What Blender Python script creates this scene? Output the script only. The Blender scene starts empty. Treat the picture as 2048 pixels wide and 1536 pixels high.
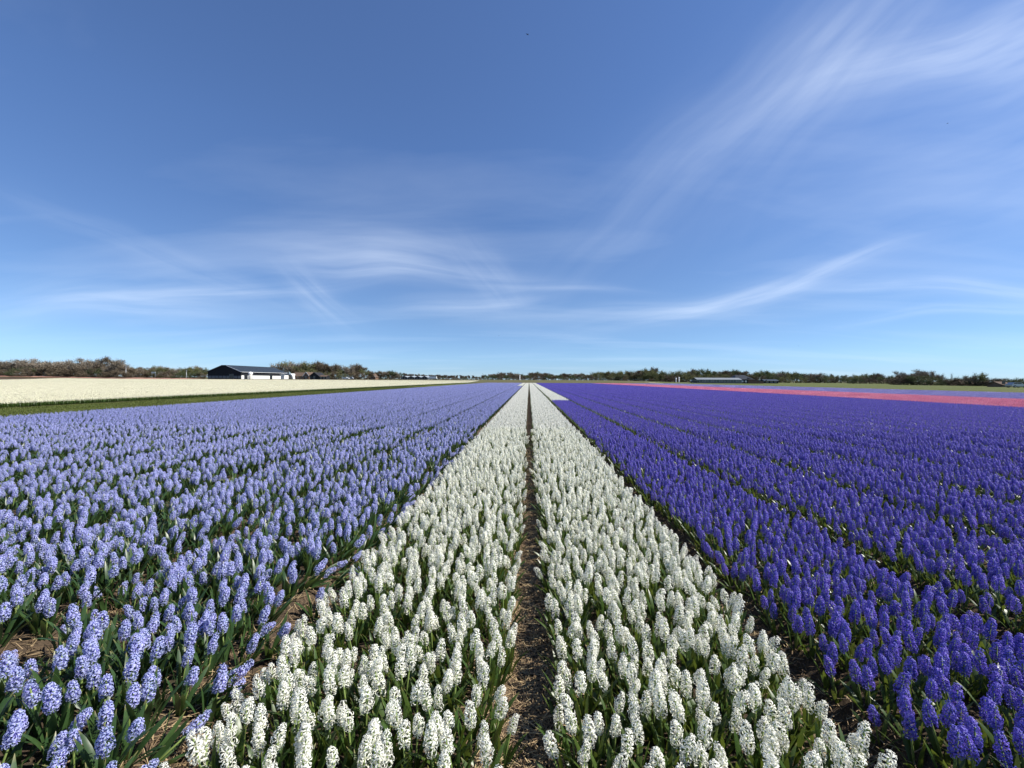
import bpy, math, random
import numpy as np
from mathutils import Matrix, Vector, Euler

random.seed(7)
rng = np.random.default_rng(7)
R = math.radians
scene = bpy.context.scene
C = scene.collection

# ------------------------------------------------------------------ camera
F = 860.0                     # focal length in pixels of the 2048 px wide photograph
EYE = Vector((0.0, 0.0, 1.54))
VPX, HORY = 1058.0, 759.5     # where the rows vanish / the horizon
YAW, PITCH, ROLL = math.atan((VPX - 1024) / F), -math.atan((768 - HORY) / F), R(0.25)
cam_data = bpy.data.cameras.new("camera")
cam_data.sensor_width = 36.0
cam_data.lens = 36.0 * F / 2048.0
cam_data.clip_start = 0.05
cam_data.clip_end = 12000.0
cam = bpy.data.objects.new("camera", cam_data)
CAMR = Matrix.Rotation(YAW, 4, 'Z') @ Matrix.Rotation(R(90) + PITCH, 4, 'X') @ Matrix.Rotation(ROLL, 4, 'Z')
cam.matrix_world = Matrix.Translation(EYE) @ CAMR
C.objects.link(cam)
scene.camera = cam

# ------------------------------------------------------------------ exposure
scene.view_settings.view_transform = 'Standard'
scene.view_settings.look = 'None'
scene.view_settings.exposure = 0.68
scene.view_settings.gamma = 1.0
scene.view_settings.use_curve_mapping = False

# ------------------------------------------------------------------ sun and sky
SUN_AZ, SUN_EL = 91.0, 45.0   # degrees clockwise from +Y, degrees above the horizon
sun_data = bpy.data.lights.new("sun", 'SUN')
sun_data.energy = 5.0
sun_data.angle = R(0.53)
sun_data.color = (1.0, 0.955, 0.88)
sun = bpy.data.objects.new("sun", sun_data)
to_sun = Vector((math.sin(R(SUN_AZ)) * math.cos(R(SUN_EL)), math.cos(R(SUN_AZ)) * math.cos(R(SUN_EL)), math.sin(R(SUN_EL))))
sun.rotation_euler = to_sun.to_track_quat('Z', 'Y').to_euler()
sun.location = to_sun * 60
C.objects.link(sun)

world = bpy.data.worlds.new("World")
scene.world = world
world.use_nodes = True
nt = world.node_tree
nt.nodes.clear()
def N(kind, **kw):
    n = nt.nodes.new(kind)
    for k, v in kw.items():
        setattr(n, k, v)
    return n
def L(a, b): nt.links.new(a, b)
def M(op, a, b=None, c=None, clamp=False):
    n = N('ShaderNodeMath', operation=op); n.use_clamp = clamp
    for i, v in enumerate((a, b, c)):
        if v is None: continue
        if isinstance(v, (int, float)): n.inputs[i].default_value = v
        else: L(v, n.inputs[i])
    return n.outputs[0]
sky = N('ShaderNodeTexSky', sky_type='NISHITA')
sky.sun_disc = False
sky.sun_elevation = R(SUN_EL)
sky.sun_rotation = R(SUN_AZ)
sky.altitude = 0
sky.air_density = 0.6
sky.dust_density = 0.0
sky.ozone_density = 3.0
hsv = N('ShaderNodeHueSaturation')
hsv.inputs['Saturation'].default_value = 1.06
hsv.inputs['Value'].default_value = 1.0
tc = N('ShaderNodeTexCoord')
sep = N('ShaderNodeSeparateXYZ'); L(tc.outputs['Generated'], sep.inputs[0])
# clear spring air: a bluer haze at the horizon and a deeper blue overhead than the model gives
er = N('ShaderNodeValToRGB'); el_ = er.color_ramp.elements
while len(el_) < 5: el_.new(.5)
for e_, (p_, c_) in zip(el_, [(0, (.25, .30, .385)), (.05, (.37, .405, .45)), (.14, (.47, .475, .49)), (.45, (.64, .65, .70)), (.75, (.74, .72, .77))]):
    e_.position = p_; e_.color = c_ + (1,)
L(sep.outputs['Z'], er.inputs[0])
tint = N('ShaderNodeMix', data_type='RGBA', blend_type='MULTIPLY'); tint.inputs['Factor'].default_value = 1
L(sky.outputs[0], tint.inputs['A']); L(er.outputs[0], tint.inputs['B'])
dbl = N('ShaderNodeVectorMath', operation='SCALE'); L(tint.outputs['Result'], dbl.inputs[0]); dbl.inputs['Scale'].default_value = 2.0
L(dbl.outputs[0], hsv.inputs['Color'])
dy = M('MAXIMUM', sep.outputs['Y'], 0.02)
gx = M('DIVIDE', sep.outputs['X'], dy)
gz = M('DIVIDE', sep.outputs['Z'], dy)
gvec = N('ShaderNodeCombineXYZ'); L(gx, gvec.inputs[0]); L(gz, gvec.inputs[1])
front = M('SMOOTH_MAX', M('MULTIPLY', sep.outputs['Y'], 3.0), 0.0, 0.1, clamp=True)
# gentle warp so the streaks curl
wn = N('ShaderNodeTexNoise'); wn.inputs['Scale'].default_value = 1.9; wn.inputs['Detail'].default_value = 1.5
L(gvec.outputs[0], wn.inputs['Vector'])
wsub = N('ShaderNodeVectorMath', operation='SUBTRACT'); L(wn.outputs['Color'], wsub.inputs[0]); wsub.inputs[1].default_value = (.5, .5, .5)
wsc = N('ShaderNodeVectorMath', operation='SCALE'); L(wsub.outputs[0], wsc.inputs[0]); wsc.inputs['Scale'].default_value = 0.13
gw = N('ShaderNodeVectorMath', operation='ADD'); L(gvec.outputs[0], gw.inputs[0]); L(wsc.outputs[0], gw.inputs[1])
# each wisp of cirrus: centre, half length, half width (photo pixels turned into directions), slope, strength
WISPS = [(745, 505, 240, 50, -6, .24), (810, 540, 210, 16, -4, .26), (640, 585, 85, 30, -42, .20),
         (430, 580, 260, 14, 4, .27), (240, 612, 210, 20, -2, .22), (300, 505, 330, 28, -20, .10),
         (950, 602, 140, 22, 5, .22), (1100, 572, 170, 9, -2, .14), (965, 540, 80, 34, -50, .13),
         (1470, 588, 260, 23, 14, .32), (1640, 540, 150, 10, 20, .22), (1870, 585, 300, 17, -3, .24),
         (1960, 622, 260, 10, 5, .24), (1300, 610, 240, 14, 6, .15),
         (1420, 280, 400, 75, 42, .11), (1600, 160, 260, 120, 50, .13), (1880, 112, 330, 55, 18, .25),
         (2050, 120, 260, 70, 12, .24), (1760, 40, 300, 90, 44, .13), (2060, 280, 500, 220, 18, .15),
         (120, 590, 260, 60, 4, .11)]
total = None
for i, (cx, cy, hl, hw, an, amp) in enumerate(WISPS):
    mp = N('ShaderNodeMapping', vector_type='TEXTURE')
    mp.inputs['Location'].default_value = ((cx - VPX) / F, (HORY - cy) / F, 0)
    mp.inputs['Rotation'].default_value = (0, 0, R(an))
    mp.inputs['Scale'].default_value = (hl / F, hw / F, 1)
    L(gw.outputs[0], mp.inputs['Vector'])
    ln = N('ShaderNodeVectorMath', operation='DOT_PRODUCT'); L(mp.outputs[0], ln.inputs[0]); L(mp.outputs[0], ln.inputs[1])
    mask = M('EXPONENT', M('MULTIPLY', ln.outputs['Value'], -1.1))
    nz = N('ShaderNodeTexNoise'); nz.inputs['Scale'].default_value = 1.0; nz.inputs['Detail'].default_value = 5.0 if hw < 45 else 3.0
    nz.inputs['Roughness'].default_value = 0.5
    st = N('ShaderNodeMapping'); st.inputs['Scale'].default_value = (.9 * hl / 250, 1.25 * (hw / 25) ** .6, 1)
    st.inputs['Location'].default_value = (i * 7.3, i * 3.1, 0)
    L(mp.outputs[0], st.inputs['Vector']); L(st.outputs[0], nz.inputs['Vector'])
    fib = M('MULTIPLY', M('SUBTRACT', nz.outputs['Fac'], 0.24 if hw < 45 else 0.12), 2.0 if hw < 45 else 1.6, clamp=True)
    v = M('MULTIPLY', M('MULTIPLY', mask, fib), amp)
    total = v if total is None else M('ADD', total, v)
total = M('MULTIPLY', total, front)
# thin veil of cirrus over the rest of the sky
zz = M('ADD', M('MAXIMUM', sep.outputs['Z'], 0.0), 0.12)
pv = N('ShaderNodeCombineXYZ'); L(M('DIVIDE', sep.outputs['X'], zz), pv.inputs[0]); L(M('DIVIDE', sep.outputs['Y'], zz), pv.inputs[1])
pm = N('ShaderNodeMapping'); pm.inputs['Rotation'].default_value = (0, 0, R(-35)); pm.inputs['Scale'].default_value = (0.5, 1.7, 1)
L(pv.outputs[0], pm.inputs['Vector'])
vn = N('ShaderNodeTexNoise'); vn.inputs['Scale'].default_value = 0.9; vn.inputs['Detail'].default_value = 7; vn.inputs['Distortion'].default_value = .5
L(pm.outputs[0], vn.inputs['Vector'])
veil = M('MULTIPLY', M('SUBTRACT', vn.outputs['Fac'], 0.48), 0.42, clamp=True)
alpha = M('MINIMUM', M('ADD', total, veil), 0.75)
mix = N('ShaderNodeMix', data_type='RGBA')
L(alpha, mix.inputs['Factor']); L(hsv.outputs[0], mix.inputs['A'])
mix.inputs['B'].default_value = (7.6, 8.4, 9.6, 1)
bg = N('ShaderNodeBackground'); bg.inputs['Strength'].default_value = 0.0895
L(mix.outputs['Result'], bg.inputs['Color'])
world.cycles.sampling_method = 'MANUAL'; world.cycles.sample_map_resolution = 256
wo = N('ShaderNodeOutputWorld'); L(bg.outputs[0], wo.inputs[0])

# ------------------------------------------------------------------ helpers
def lin(r, g, b):
    f = lambda c: c / 12.92 if c <= .04045 else ((c + .055) / 1.055) ** 2.4
    return (f(r / 255), f(g / 255), f(b / 255), 1)

def smooth(a, b, x):
    t = np.clip((np.asarray(x, float) - a) / (b - a), 0, 1)
    return t * t * (3 - 2 * t)

def vnoise(x, y, seed=0):
    x = np.asarray(x, float); y = np.asarray(y, float)
    xi = np.floor(x).astype(np.int64); yi = np.floor(y).astype(np.int64)
    fx = x - xi; fy = y - yi
    fx = fx * fx * (3 - 2 * fx); fy = fy * fy * (3 - 2 * fy)
    def h(a, b):
        n = (a * 374761393 + b * 668265263 + seed * 974634721) & 0x7fffffff
        n = ((n ^ (n >> 13)) * 1274126177) & 0x7fffffff
        return ((n ^ (n >> 16)) & 0xffff) / 65535.0
    return (h(xi, yi) * (1 - fx) + h(xi + 1, yi) * fx) * (1 - fy) + (h(xi, yi + 1) * (1 - fx) + h(xi + 1, yi + 1) * fx) * fy

def terrain(x, y):
    """far ground: the bulb fields lie a little lower than the land around them"""
    x = np.asarray(x, float); y = np.asarray(y, float)
    z = 1.45 * smooth(192, 275, y) * (1 - 0.9 * smooth(45, 110, x))
    z = z + 1.55 * smooth(-215, -330, x) * smooth(190, 275, y)
    return z

def at(px, D):
    """ground point under photo column px at depth D along the camera axis"""
    v = CAMR.to_3x3() @ Vector(((px - 1024) / F * D, 0, -D))
    return EYE.x + v.x, EYE.y + v.y

def mesh(name, verts, faces, mats=(), smooth_shade=True, mat_index=None, col=None):
    me = bpy.data.meshes.new(name)
    me.from_pydata([tuple(v) for v in verts], [], [tuple(f) for f in faces])
    for m in mats: me.materials.append(m)
    if mat_index is not None: me.polygons.foreach_set("material_index", np.asarray(mat_index, np.int32))
    if smooth_shade: me.polygons.foreach_set("use_smooth", np.ones(len(me.polygons), bool))
    if col is not None:
        a = me.attributes.new("shade", 'FLOAT_COLOR', 'POINT')
        c = np.ones((len(verts), 4), np.float32); c[:, :3] = col
        a.data.foreach_set("color", c.ravel())
    me.update()
    return me

def ob(name, me, parent=None, loc=None, label=None, cat=None, group=None, kind=None, link=True):
    o = bpy.data.objects.new(name, me)
    if link: C.objects.link(o)
    if parent is not None: o.parent = parent
    if loc is not None: o.location = loc
    if label: o["label"] = label
    if cat: o["category"] = cat
    if group: o["group"] = group
    if kind: o["kind"] = kind
    return o

class MB:
    """collects simple solids into one mesh"""
    def __init__(s): s.v = []; s.f = []
    def box(s, x0, x1, y0, y1, z0, z1):
        b = len(s.v)
        s.v += [(x0, y0, z0), (x1, y0, z0), (x1, y1, z0), (x0, y1, z0), (x0, y0, z1), (x1, y0, z1), (x1, y1, z1), (x0, y1, z1)]
        s.f += [(b, b + 3, b + 2, b + 1), (b + 4, b + 5, b + 6, b + 7), (b, b + 1, b + 5, b + 4), (b + 1, b + 2, b + 6, b + 5), (b + 2, b + 3, b + 7, b + 6), (b + 3, b, b + 4, b + 7)]
        return s
    def prism(s, prof, y0, y1, axis='y'):
        b = len(s.v); n = len(prof)
        for yy in (y0, y1):
            for (a, z) in prof: s.v.append((a, yy, z) if axis == 'y' else (yy, a, z))
        s.f.append(tuple(range(b, b + n))); s.f.append(tuple(range(b + 2 * n - 1, b + n - 1, -1)))
        for i in range(n):
            j = (i + 1) % n
            s.f.append((b + i, b + n + i, b + n + j, b + j))
        return s
    def slab(s, p, q, y0, y1, t):
        """roof plate from p=(x,z) to q, thickness t, along y"""
        d = Vector((q[0] - p[0], q[1] - p[1])).normalized(); nx, nz = -d.y * t, d.x * t
        if nz < 0: nx, nz = -nx, -nz
        return s.prism([p, q, (q[0] + nx, q[1] + nz), (p[0] + nx, p[1] + nz)], y0, y1)
    def lathe(s, prof, n=14, cx=0, cy=0):
        b = len(s.v)
        for (r, z) in prof:
            for k in range(n):
                a = 2 * math.pi * k / n; s.v.append((cx + r * math.cos(a), cy + r * math.sin(a), z))
        for i in range(len(prof) - 1):
            for k in range(n):
                l = (k + 1) % n
                s.f.append((b + i * n + k, b + i * n + l, b + (i + 1) * n + l, b + (i + 1) * n + k))
        s.f.append(tuple(range(b + (len(prof) - 1) * n, b + len(prof) * n)))
        return s
    def tube(s, p, q, r0, r1, n=6):
        p = Vector(p); q = Vector(q); d = (q - p).normalized(); u = d.orthogonal().normalized(); w = d.cross(u); b = len(s.v)
        for (c, r) in ((p, r0), (q, r1)):
            for k in range(n):
                a = 2 * math.pi * k / n; s.v.append(tuple(c + (u * math.cos(a) + w * math.sin(a)) * r))
        for k in range(n):
            l = (k + 1) % n; s.f.append((b + k, b + l, b + n + l, b + n + k))
        s.f.append(tuple(range(b + n - 1, b - 1, -1))); s.f.append(tuple(range(b + n, b + 2 * n)))
        return s
    def make(s, name, mat, parent=None, sm=False, **kw):
        return ob(name, mesh(name, s.v, s.f, (mat,), sm), parent, **kw)

# ------------------------------------------------------------------ materials
class NT:
    def __init__(s, name):
        s.m = bpy.data.materials.new(name); s.m.use_nodes = True; s.t = s.m.node_tree; s.t.nodes.clear()
        s.out = s.n('ShaderNodeOutputMaterial')
    def n(s, k, **kw):
        x = s.t.nodes.new(k)
        for a, b in kw.items(): setattr(x, a, b)
        return x
    def l(s, a, b): s.t.links.new(a, b)
    def noise(s, scale, detail=4, rough=.55, vec=None, dist=0):
        x = s.n('ShaderNodeTexNoise'); x.inputs['Scale'].default_value = scale; x.inputs['Detail'].default_value = detail
        x.inputs['Roughness'].default_value = rough; x.inputs['Distortion'].default_value = dist
        if vec is not None: s.l(vec, x.inputs['Vector'])
        return x.outputs['Fac']
    def ramp(s, fac, stops):
        x = s.n('ShaderNodeValToRGB'); e = x.color_ramp.elements
        while len(e) < len(stops): e.new(.5)
        for k, (p, c) in enumerate(stops): e[k].position = p; e[k].color = tuple(c[:3]) + (1,)
        s.l(fac, x.inputs[0]); return x.outputs[0]
    def mix(s, fac, a, b, mode='MIX'):
        x = s.n('ShaderNodeMix', data_type='RGBA', blend_type=mode)
        for i, v in (('Factor', fac), ('A', a), ('B', b)):
            if isinstance(v, (int, float)): x.inputs[i].default_value = v
            elif isinstance(v, tuple): x.inputs[i].default_value = tuple(v[:3]) + (1,)
            else: s.l(v, x.inputs[i])
        return x.outputs['Result']
    def bump(s, h, strength, dist):
        x = s.n('ShaderNodeBump'); x.inputs['Strength'].default_value = strength; x.inputs['Distance'].default_value = dist
        s.l(h, x.inputs['Height']); return x.outputs[0]
    def bsdf(s, col, rough=.8, spec=.2, metal=0, normal=None, trans=0, tcol=None):
        x = s.n('ShaderNodeBsdfPrincipled')
        if isinstance(col, tuple): x.inputs['Base Color'].default_value = tuple(col[:3]) + (1,)
        else: s.l(col, x.inputs['Base Color'])
        x.inputs['Roughness'].default_value = rough; x.inputs['Specular IOR Level'].default_value = spec; x.inputs['Metallic'].default_value = metal
        if normal is not None: s.l(normal, x.inputs['Normal'])
        res = x.outputs[0]
        if trans:
            t = s.n('ShaderNodeBsdfTranslucent'); c = col if tcol is None else tcol
            if isinstance(c, tuple): t.inputs[0].default_value = tuple(c[:3]) + (1,)
            else: s.l(c, t.inputs[0])
            m = s.n('ShaderNodeMixShader'); m.inputs[0].default_value = trans
            s.l(res, m.inputs[1]); s.l(t.outputs[0], m.inputs[2]); res = m.outputs[0]
        s.l(res, s.out.inputs[0]); return s.m
    def attr(s):
        a = s.n('ShaderNodeAttribute', attribute_name="shade"); p = s.n('ShaderNodeSeparateColor'); s.l(a.outputs['Color'], p.inputs[0])
        return p.outputs
    def pos(s):
        return s.n('ShaderNodeNewGeometry').outputs['Position']

def petal_mat(name, throat, rib, edge, trans=.28, rough=.5, spec=.25):
    """petals: throat colour, mid rib colour, edge colour; small change from floret to floret"""
    t = NT(name); a = t.attr()
    c = t.mix(a[1], rib, edge)
    f = t.n('ShaderNodeMapRange'); f.inputs[1].default_value = 0.0; f.inputs[2].default_value = .45; t.l(a[0], f.inputs[0])
    c = t.mix(f.outputs[0], throat, c)
    h = t.n('ShaderNodeHueSaturation'); t.l(c, h.inputs['Color'])
    v = t.n('ShaderNodeMapRange'); v.inputs[3].default_value = .80; v.inputs[4].default_value = 1.16; t.l(a[2], v.inputs[0]); t.l(v.outputs[0], h.inputs['Value'])
    v2 = t.n('ShaderNodeMapRange'); v2.inputs[3].default_value = .485; v2.inputs[4].default_value = .515; t.l(a[2], v2.inputs[0]); t.l(v2.outputs[0], h.inputs['Hue'])
    return t.bsdf(h.outputs[0], rough, spec, trans=trans)

def leaf_mat(name, c0, c1, tcol, trans=.3):
    t = NT(name); a = t.attr()
    n = t.noise(60, 3, vec=t.n('ShaderNodeTexCoord').outputs['Object'])
    c = t.mix(a[2], c0, c1); c = t.mix(n, c, tuple(x * .6 for x in c0[:3]))
    f = t.n('ShaderNodeMapRange'); f.inputs[1].default_value = .9; f.inputs[2].default_value = 1.0; t.l(a[0], f.inputs[0])
    c = t.mix(f.outputs[0], c, (.23, .20, .07))
    return t.bsdf(c, .38, .45, trans=trans, tcol=tcol)

PET = {
    'white':  petal_mat("white_petal", (.74, .74, .52), (.88, .87, .77), (.93, .915, .83), .33),
    'blue':   petal_mat("pale_blue_petal", (.07, .07, .36), (.14, .155, .52), (.66, .70, .90), .25),
    'violet': petal_mat("violet_petal", (.055, .035, .28), (.09, .065, .44), (.215, .18, .68), .28, .45, .4),
    'pink':   petal_mat("pink_petal", (.62, .09, .22), (.72, .16, .29), (.85, .34, .46), .25),
    'lilac':  petal_mat("lilac_petal", (.20, .17, .42), (.25, .23, .52), (.38, .35, .68), .25),
    'cream':  petal_mat("cream_petal", (.78, .71, .38), (.80, .75, .51), (.84, .80, .61), .2),
    'coral':  petal_mat("coral_petal", (.42, .15, .11), (.48, .22, .16), (.60, .38, .30), .2),
}
LEAF = leaf_mat("hyacinth_leaf", (.045, .095, .018), (.085, .125, .022), (.15, .20, .028), .26)
LEAF_B = leaf_mat("hyacinth_leaf_bluish", (.035, .080, .026), (.060, .110, .028), (.10, .16, .03), .24)
STEM = NT("hyacinth_stem").bsdf((.16, .22, .06), .5, .3)

# ------------------------------------------------------------------ ground
def soil_mat():
    t = NT("soil"); p = t.pos()
    big = t.noise(1.3, 3, vec=p); mid = t.noise(9, 6, .65, vec=p); fine = t.noise(70, 5, .7, vec=p)
    c = t.ramp(mid, [(.25, (.022, .015, .010)), (.5, (.052, .036, .024)), (.75, (.105, .076, .050))])
    c = t.mix(t.ramp(fine, [(.45, (0, 0, 0)), (.62, (1, 1, 1))]), c, (.14, .10, .062))
    c = t.mix(big, c, (.07, .052, .036))
    h = t.n('ShaderNodeMath', operation='ADD'); t.l(mid, h.inputs[0]); t.l(fine, h.inputs[1])
    return t.bsdf(c, .95, .1, normal=t.bump(h.outputs[0], .8, .02))
SOIL = soil_mat()
def grass_mat(name, a, b, dry):
    t = NT(name); p = t.pos()
    c = t.ramp(t.noise(1.1, 6, .65, vec=p), [(.3, a), (.7, b)])
    c = t.mix(t.ramp(t.noise(.25, 5, vec=p), [(.5, (0, 0, 0)), (.72, (1, 1, 1))]), c, dry)
    return t.bsdf(c, .9, .1, normal=t.bump(t.noise(14, 5, .7, vec=p), 1, .08))
GRASS = grass_mat("grass_ground", (.055, .072, .014), (.105, .12, .026), (.13, .12, .04))
MEADOW = grass_mat("meadow_ground", (.070, .088, .024), (.105, .12, .035), (.125, .115, .055))
VERGE = grass_mat("verge_ground", (.075, .075, .035), (.12, .115, .05), (.13, .10, .06))
SAND = grass_mat("sandy_track_ground", (.30, .25, .18), (.38, .33, .25), (.25, .22, .15))

def sheet(name, xs, ys, zf, mat, label=None):
    X, Y = np.meshgrid(xs, ys); Z = zf(X, Y); nx, ny = len(xs), len(ys)
    v = np.stack([X.ravel(), Y.ravel(), Z.ravel()], 1)
    i = np.arange(nx * ny).reshape(ny, nx)
    f = np.stack([i[:-1, :-1].ravel(), i[:-1, 1:].ravel(), i[1:, 1:].ravel(), i[1:, :-1].ravel()], 1)
    me = bpy.data.meshes.new(name)
    me.vertices.add(len(v)); me.vertices.foreach_set("co", v.ravel())
    me.loops.add(f.size); me.loops.foreach_set("vertex_index", f.ravel().astype(np.int32))
    me.polygons.add(len(f)); me.polygons.foreach_set("loop_start", np.arange(0, f.size, 4, dtype=np.int32))
    me.polygons.foreach_set("use_smooth", np.ones(len(f), bool))
    me.materials.append(mat); me.update(calc_edges=True); me.validate()
    return ob(name, me, kind="structure", label=label)

PITCHX, PATH0 = 1.40, 0.02          # bed spacing, x of the straw path
def bed_profile(x):
    u = (x - PATH0) / PITCHX; d = np.abs(u - np.round(u)) * PITCHX      # distance from nearest path centre
    return -0.11 + 0.11 * smooth(0.05, 0.24, d)
def soil_z(x, y):
    amp = .022
    return (bed_profile(x) + amp * (vnoise(x * 7, y * 7, 1) - .5) + amp * .9 * (vnoise(x * 19, y * 19, 2) - .5)
            + .03 * (vnoise(x * 1.7, y * 1.7, 3) - .5))

xs = np.concatenate([np.linspace(-1e4, -700, 8), np.arange(-600, 600, 20.), np.linspace(700, 1e4, 8)])
ys = np.concatenate([np.linspace(-3000, -60, 6), np.arange(-40, 700, 12.), np.linspace(800, 1.1e4, 10)])
sheet('ground', xs, ys, lambda x, y: terrain(x, y) - .19, VERGE)
FX0, FX1 = PATH0 - 13 * PITCHX, PATH0 + 19 * PITCHX        # pale blue ... violet
FY0, FY1 = 0.35, 186.0
xs = np.concatenate([np.arange(FX0 - .3, -4, .1), np.arange(-4, 4, .04), np.arange(4, FX1 + .1, .1)])
ys = np.concatenate([np.arange(-6, FY0, .3), np.arange(FY0, 6, .045), np.arange(6, 18, .11), np.arange(18, FY1 + 2, 2.)])
sheet('soil_beds', xs, ys, soil_z, SOIL)
sheet('soil_field', np.arange(FX1 + .1, 62.6, .35), np.arange(-6, FY1 + 2, 4.), lambda x, y: bed_profile(x) - .01, SOIL)
sheet('cream_field_soil', np.arange(-330, -27, 3.), np.arange(-6, 262, 4.), lambda x, y: terrain(x, y) - .05, SOIL)
sheet('grass_strip', np.arange(-27.1, FX0 - .3, .4), np.arange(-6, FY1 + 2, 2.), lambda x, y: -.06 + .1 * (vnoise(x * .8, y * .8, 5) - .5), GRASS)
sheet('sandy_track', np.linspace(62.5, 65.6, 6), np.arange(-6, 240, 3.), lambda x, y: terrain(x, y) - .04 + .03 * vnoise(x, y, 4), SAND)
sheet('meadow', np.arange(65.6, 400, 6.), np.arange(-6, 330, 6.), lambda x, y: terrain(x, y) - .05 + .15 * vnoise(x * .1, y * .1, 4), MEADOW)
sheet('field_end_verge', np.arange(-27, 120, 4.), np.concatenate([[FY1 + 2.2], np.arange(190, 420, 6.)]), lambda x, y: terrain(x, y) - .03, VERGE)

# ------------------------------------------------------------------ hyacinth plants
class Geo:
    def __init__(s): s.v = []; s.f = []; s.c = []; s.m = []
    def add(s, v, f, c, m=0):
        b = len(s.v); s.v += [tuple(x) for x in v]; s.c += [tuple(x) for x in c]; s.f += [tuple(i + b for i in q) for q in f]; s.m += [m] * len(f)
    def merge(s, g, mat4=None, m=None):
        b = len(s.v)
        s.v += [tuple(mat4 @ Vector(p)) for p in g.v] if mat4 is not None else g.v
        s.c += g.c; s.f += [tuple(i + b for i in q) for q in g.f]; s.m += g.m if m is None else [m] * len(g.f)
    def mesh(s, name, mats): return mesh(name, s.v, s.f, mats, True, s.m, np.array(s.c, np.float32))

def floret(g, rnd, org, dirv, size, recurve, wide, tone):
    """one bell: short tube and six petals that bend back"""
    d = Vector(dirv).normalized(); u = d.orthogonal().normalized(); w = d.cross(u)
    spin = rnd.random() * 6.28
    tl, tr = .86 * size, .22 * size
    ring0 = []; ring1 = []
    for k in range(6):
        a = spin + k * math.pi / 3; e = u * math.cos(a) + w * math.sin(a)
        ring0.append(org + e * tr * .55); ring1.append(org + d * tl + e * tr)
    g.add(ring0 + ring1, [(k, (k + 1) % 6, 6 + (k + 1) % 6, 6 + k) for k in range(6)], [(.1, .2, tone)] * 6 + [(.3, .2, tone)] * 6)
    for k in range(6):
        a = spin + k * math.pi / 3; e = u * math.cos(a) + w * math.sin(a); s_ = d.cross(e)
        ln = size * (.9 + .25 * rnd.random()); rc = recurve * (.75 + .5 * rnd.random()); wd = wide * size * (1 if k % 2 else .82)
        c0 = org + d * tl * .92 + e * tr * .9
        c1 = c0 + e * ln * .42 + d * ln * .26
        c2 = c1 + e * ln * .42 - d * ln * .10 * rc
        c3 = c2 + e * ln * .16 - d * ln * .42 * rc
        n_ = d * (wd * .22)
        g.add([c0, c1 - s_ * wd * .45 + n_, c1, c1 + s_ * wd * .45 + n_, c2 - s_ * wd * .42 + n_ * .6, c2, c2 + s_ * wd * .42 + n_ * .6, c3],
              [(0, 2, 1), (0, 3, 2), (1, 2, 5, 4), (2, 3, 6, 5), (4, 5, 7), (5, 6, 7)],
              [(.3, .1, tone), (.6, .8, tone), (.6, 0, tone), (.6, .8, tone), (.85, 1, tone), (.85, .25, tone), (.85, 1, tone), (1, .8, tone)])

def spike(rnd, z0, z1, nfl, size, rachis, recurve, wide, droop):
    g = Geo(); ga = rnd.random() * 6.28
    ba = rnd.random() * 6.28; bend = rnd.uniform(0, .016)
    for i in range(nfl):
        t = (i + .5) / nfl; z = z0 + (z1 - z0) * t ** .95 + rnd.uniform(-.004, .004)
        a = ga + i * 2.39996 + rnd.uniform(-.4, .4)
        el = -droop * (1 - t) + (t ** 2.6) * 1.2 + rnd.uniform(-.32, .32)
        d = Vector((math.cos(a) * math.cos(el), math.sin(a) * math.cos(el), math.sin(el)))
        sz = size * (1 - .45 * t ** 2.2) * rnd.uniform(.8, 1.16) * (.9 if i < 3 else 1)
        if rnd.random() < .08: continue
        r_ = rachis + rnd.uniform(0, .005) * (1 - t)
        o_ = Vector((math.cos(a) * r_ + math.cos(ba) * bend * t * t, math.sin(a) * r_ + math.sin(ba) * bend * t * t, z))
        floret(g, rnd, o_, d, sz, recurve, wide, min(1, max(0, rnd.gauss(.5, .28))))
    return g

def star_spike(g, rnd, x, y, z, h0, h1, nfl, size):
    """spike for the middle distance: every floret a six pointed star"""
    ga = rnd.random() * 6.28; lx, ly = rnd.uniform(-.035, .035), rnd.uniform(-.035, .035)
    for i in range(nfl):
        t = (i + .5) / nfl; a = ga + i * 2.39996 + rnd.uniform(-.4, .4); el = -.25 * (1 - t) + t ** 2.6 * 1.2 + rnd.uniform(-.32, .32)
        d = Vector((math.cos(a) * math.cos(el), math.sin(a) * math.cos(el), math.sin(el))); u = d.orthogonal().normalized(); w = d.cross(u)
        sz = size * (1 - .45 * t ** 2.2) * rnd.uniform(.8, 1.15); o_ = Vector((x + lx * t + math.cos(a) * .006, y + ly * t + math.sin(a) * .006, z + h0 + (h1 - h0) * t))
        tone = min(1, max(0, rnd.gauss(.5, .28))); sp = rnd.random() * 6; v = [o_ + d * sz * .62]; c = [(.25, .1, tone)]
        for k in range(6):
            b = sp + k * math.pi / 3; e = u * math.cos(b) + w * math.sin(b); b2 = b + math.pi / 6; e2 = u * math.cos(b2) + w * math.sin(b2)
            v += [o_ + d * sz * (.72 + .12 * rnd.random()) + e * sz * .80, o_ + d * sz * .98 + e2 * sz * .30]; c += [(.95, .55, tone), (.6, .35, tone)]
        g.add(v, [(0, 2 + 2 * ((k - 1) % 6), 1 + 2 * k, 2 + 2 * k) for k in range(6)], c, 0)

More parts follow.
